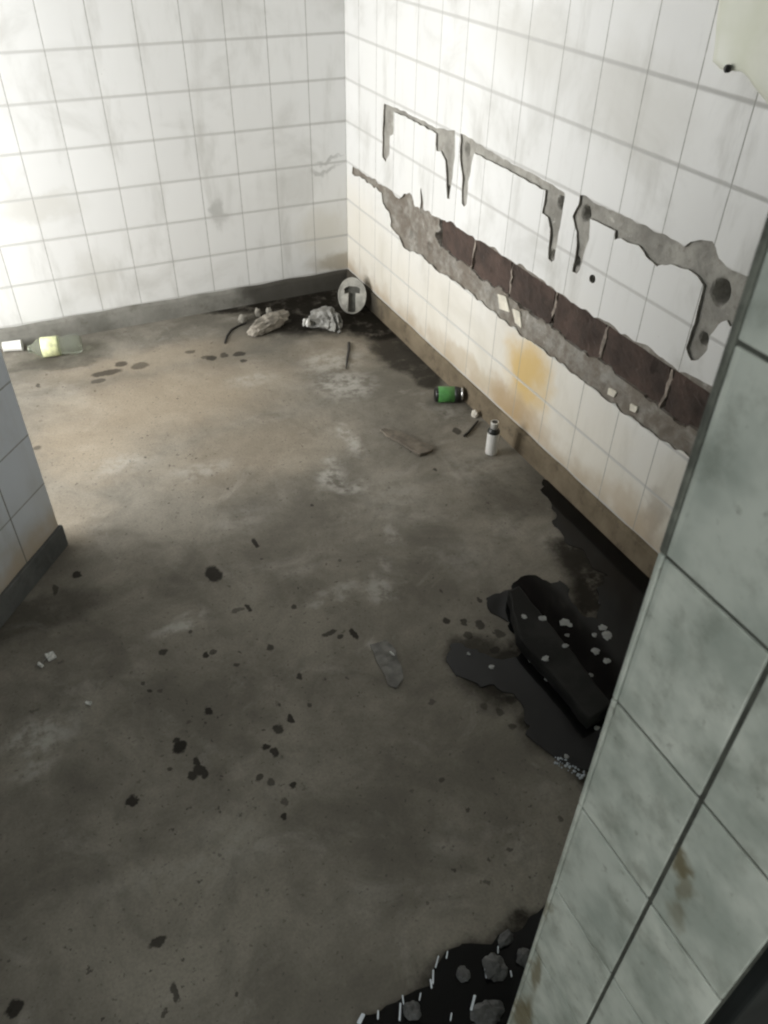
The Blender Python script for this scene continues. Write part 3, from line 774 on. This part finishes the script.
# rubble, and pale slivers that model wet glints, in the bottom puddle
M_STONE = simple('wet grey rubble', (.085, .086, .084), .35, .35, 40, .4)
for i, (px, py, rx, ry, rz, lab) in enumerate((
        (463, 974, .010, .013, .007, 'small pale grey stone left of the big stone in the bottom puddle'),
        (494, 968, .020, .020, .010, 'big flat grey stone in the bottom puddle'),
        (524, 958, .014, .014, .010, 'grey stone against the jamb in the bottom puddle'),
        (412, 1012, .014, .014, .009, 'rounded grey stone at the left of the bottom puddle'),
        (487, 1014, .026, .018, .008, 'wide grey stone at the lower edge of the bottom puddle'),
        (505, 940, .016, .010, .007, 'dark grey stone at the upper edge of the bottom puddle'))):
    p = at(px, py, .006); bm = bmesh.new(); lump(bm, rx, ry, rz, .35, 1.5, i*2.3+1, 4)
    for v in bm.verts: v.co.z += rz*.55+.003
    tag(link('stone', bm, M_STONE, loc=(p.x, p.y, .001), rotz=i*.7), lab, 'stone', 'stones in the bottom puddle')
M_GLINT = N('pale glint sliver').out((.75, .80, .86), .05, Specular_IOR_Level=1.0)
for i, (px, py, ln, wd, lab) in enumerate((
        (437, 962, .020, .0035, 'glint sliver at the upper left rim of the bottom puddle'), (433, 977, .022, .004, 'upper of the paired glint slivers on the left rim'),
        (431, 984, .014, .004, 'lower of the paired glint slivers on the left rim'), (447, 955, .012, .003, 'short glint sliver at the top of the left rim'),
        (485, 970, .026, .003, 'glint sliver on the left side of the big stone'), (473, 1003, .024, .006, 'broad pale glint sliver left of the wide stone'),
        (400, 1012, .026, .0045, 'glint sliver left of the rounded stone'), (403, 1000, .014, .0035, 'glint sliver above the rounded stone'),
        (420, 997, .012, .003, 'tiny glint sliver right above the rounded stone'), (378, 1015, .013, .004, 'glint sliver near the left end of the puddle'),
        (361, 1019, .016, .009, 'bright glint piece at the left tip of the bottom puddle'), (498, 950, .012, .003, 'tiny glint sliver at the dark upper stone'),
        (511, 974, .010, .003, 'tiny glint sliver right of the big stone'), (451, 1017, .012, .003, 'tiny glint sliver at the bottom centre of the puddle'))):
    p = at(px, py, .006); bm = bmesh.new()
    box(bm, -wd*.5, wd*.5, -ln*.5, ln*.5, 0, .005, .0012, 2)
    for v in bm.verts:
        v.co.x += .25*wd*math.sin(v.co.y/ln*3)+.1*wd*noise.noise(v.co*300); v.co.x *= 1-.5*abs(v.co.y/ln*1.6)**2
    tag(link('glint_sliver', bm, M_GLINT, loc=(p.x, p.y, .0044), rotz=-.45+.12*((i*7) % 5-2)), lab, 'glass', 'glint slivers in the bottom puddle')

# pale glossy fixture on the right wall, cropped by the frame
fx = [(711,62),(725,-60),(860,-40),(900,210),(800,150),(775,118),(768,106),(757,92),(748,80),(740,73),(728,71),(718,70)]
out = [Vector(p) for p in rough_poly([(q.y, q.z) for q in (on_right(*p, -.030) for p in fx)], .010, .002, 6)]
cen = Vector((-2.02, 1.27)); bm = bmesh.new(); rings = []
def bulge(y, z): return .0055*math.sin((y+1.86)*40+.4*math.sin(z*30))+.003*noise.noise(Vector((y*20, z*7, 2)))
for fct, dep in ((1, .001), (1, .020), (.985, .029), (.955, .034), (.90, .036), (.82, .037), (.72, .038), (.60, .038), (.46, .038), (.30, .038), (.14, .038)):
    ring = []
    for p in out:
        q = cen+(p-cen)*fct
        ring.append(bm.verts.new((-dep-(bulge(q.x, q.y)*(1-fct)/.10 if fct > .90 else bulge(q.x, q.y) if fct < 1 else 0), q.x, q.y)))
    rings.append(ring)
for A_, B_ in zip(rings, rings[1:]):
    for k in range(len(out)): bm.faces.new((A_[k], A_[(k+1) % len(out)], B_[(k+1) % len(out)], B_[k]))
bm.faces.new(rings[-1]); bm.faces.new(rings[0][::-1])
M_FIX = N('cream glaze')
M_FIX = M_FIX.out(M_FIX.mix(M_FIX.ramp(M_FIX.noise(8, 4), .3, .7), (.78, .80, .66), (.86, .87, .76)), .38)
t = link('wall_fixture', bm, M_FIX, smooth=True)
tag(t, 'pale cream glossy fitting on the right wall at the top right corner', 'wall fixture')
p = on_right(727, 71, -.036); bm = bmesh.new(); lathe(bm, [(0, .0), (.007, 0), (.007, .006), (0, .008)], 16, 'X')
k = link('bolt', bm, M_BLACK, t, True, (-.034, p.y-.001, p.z+.004)); k['label'] = 'dark bolt at its lower corner'
k.rotation_euler = (0, 0, PI)

# ------------------------------------------------------------------ render look
scene.view_settings.view_transform = 'Standard'; scene.view_settings.look = 'None'
scene.view_settings.gamma = 1; scene.view_settings.use_curve_mapping = False
scene.view_settings.exposure = 0.0
scene.cycles.use_denoising = True
scene.cycles.max_bounces = 10
scene.cycles.filter_width = 2.2
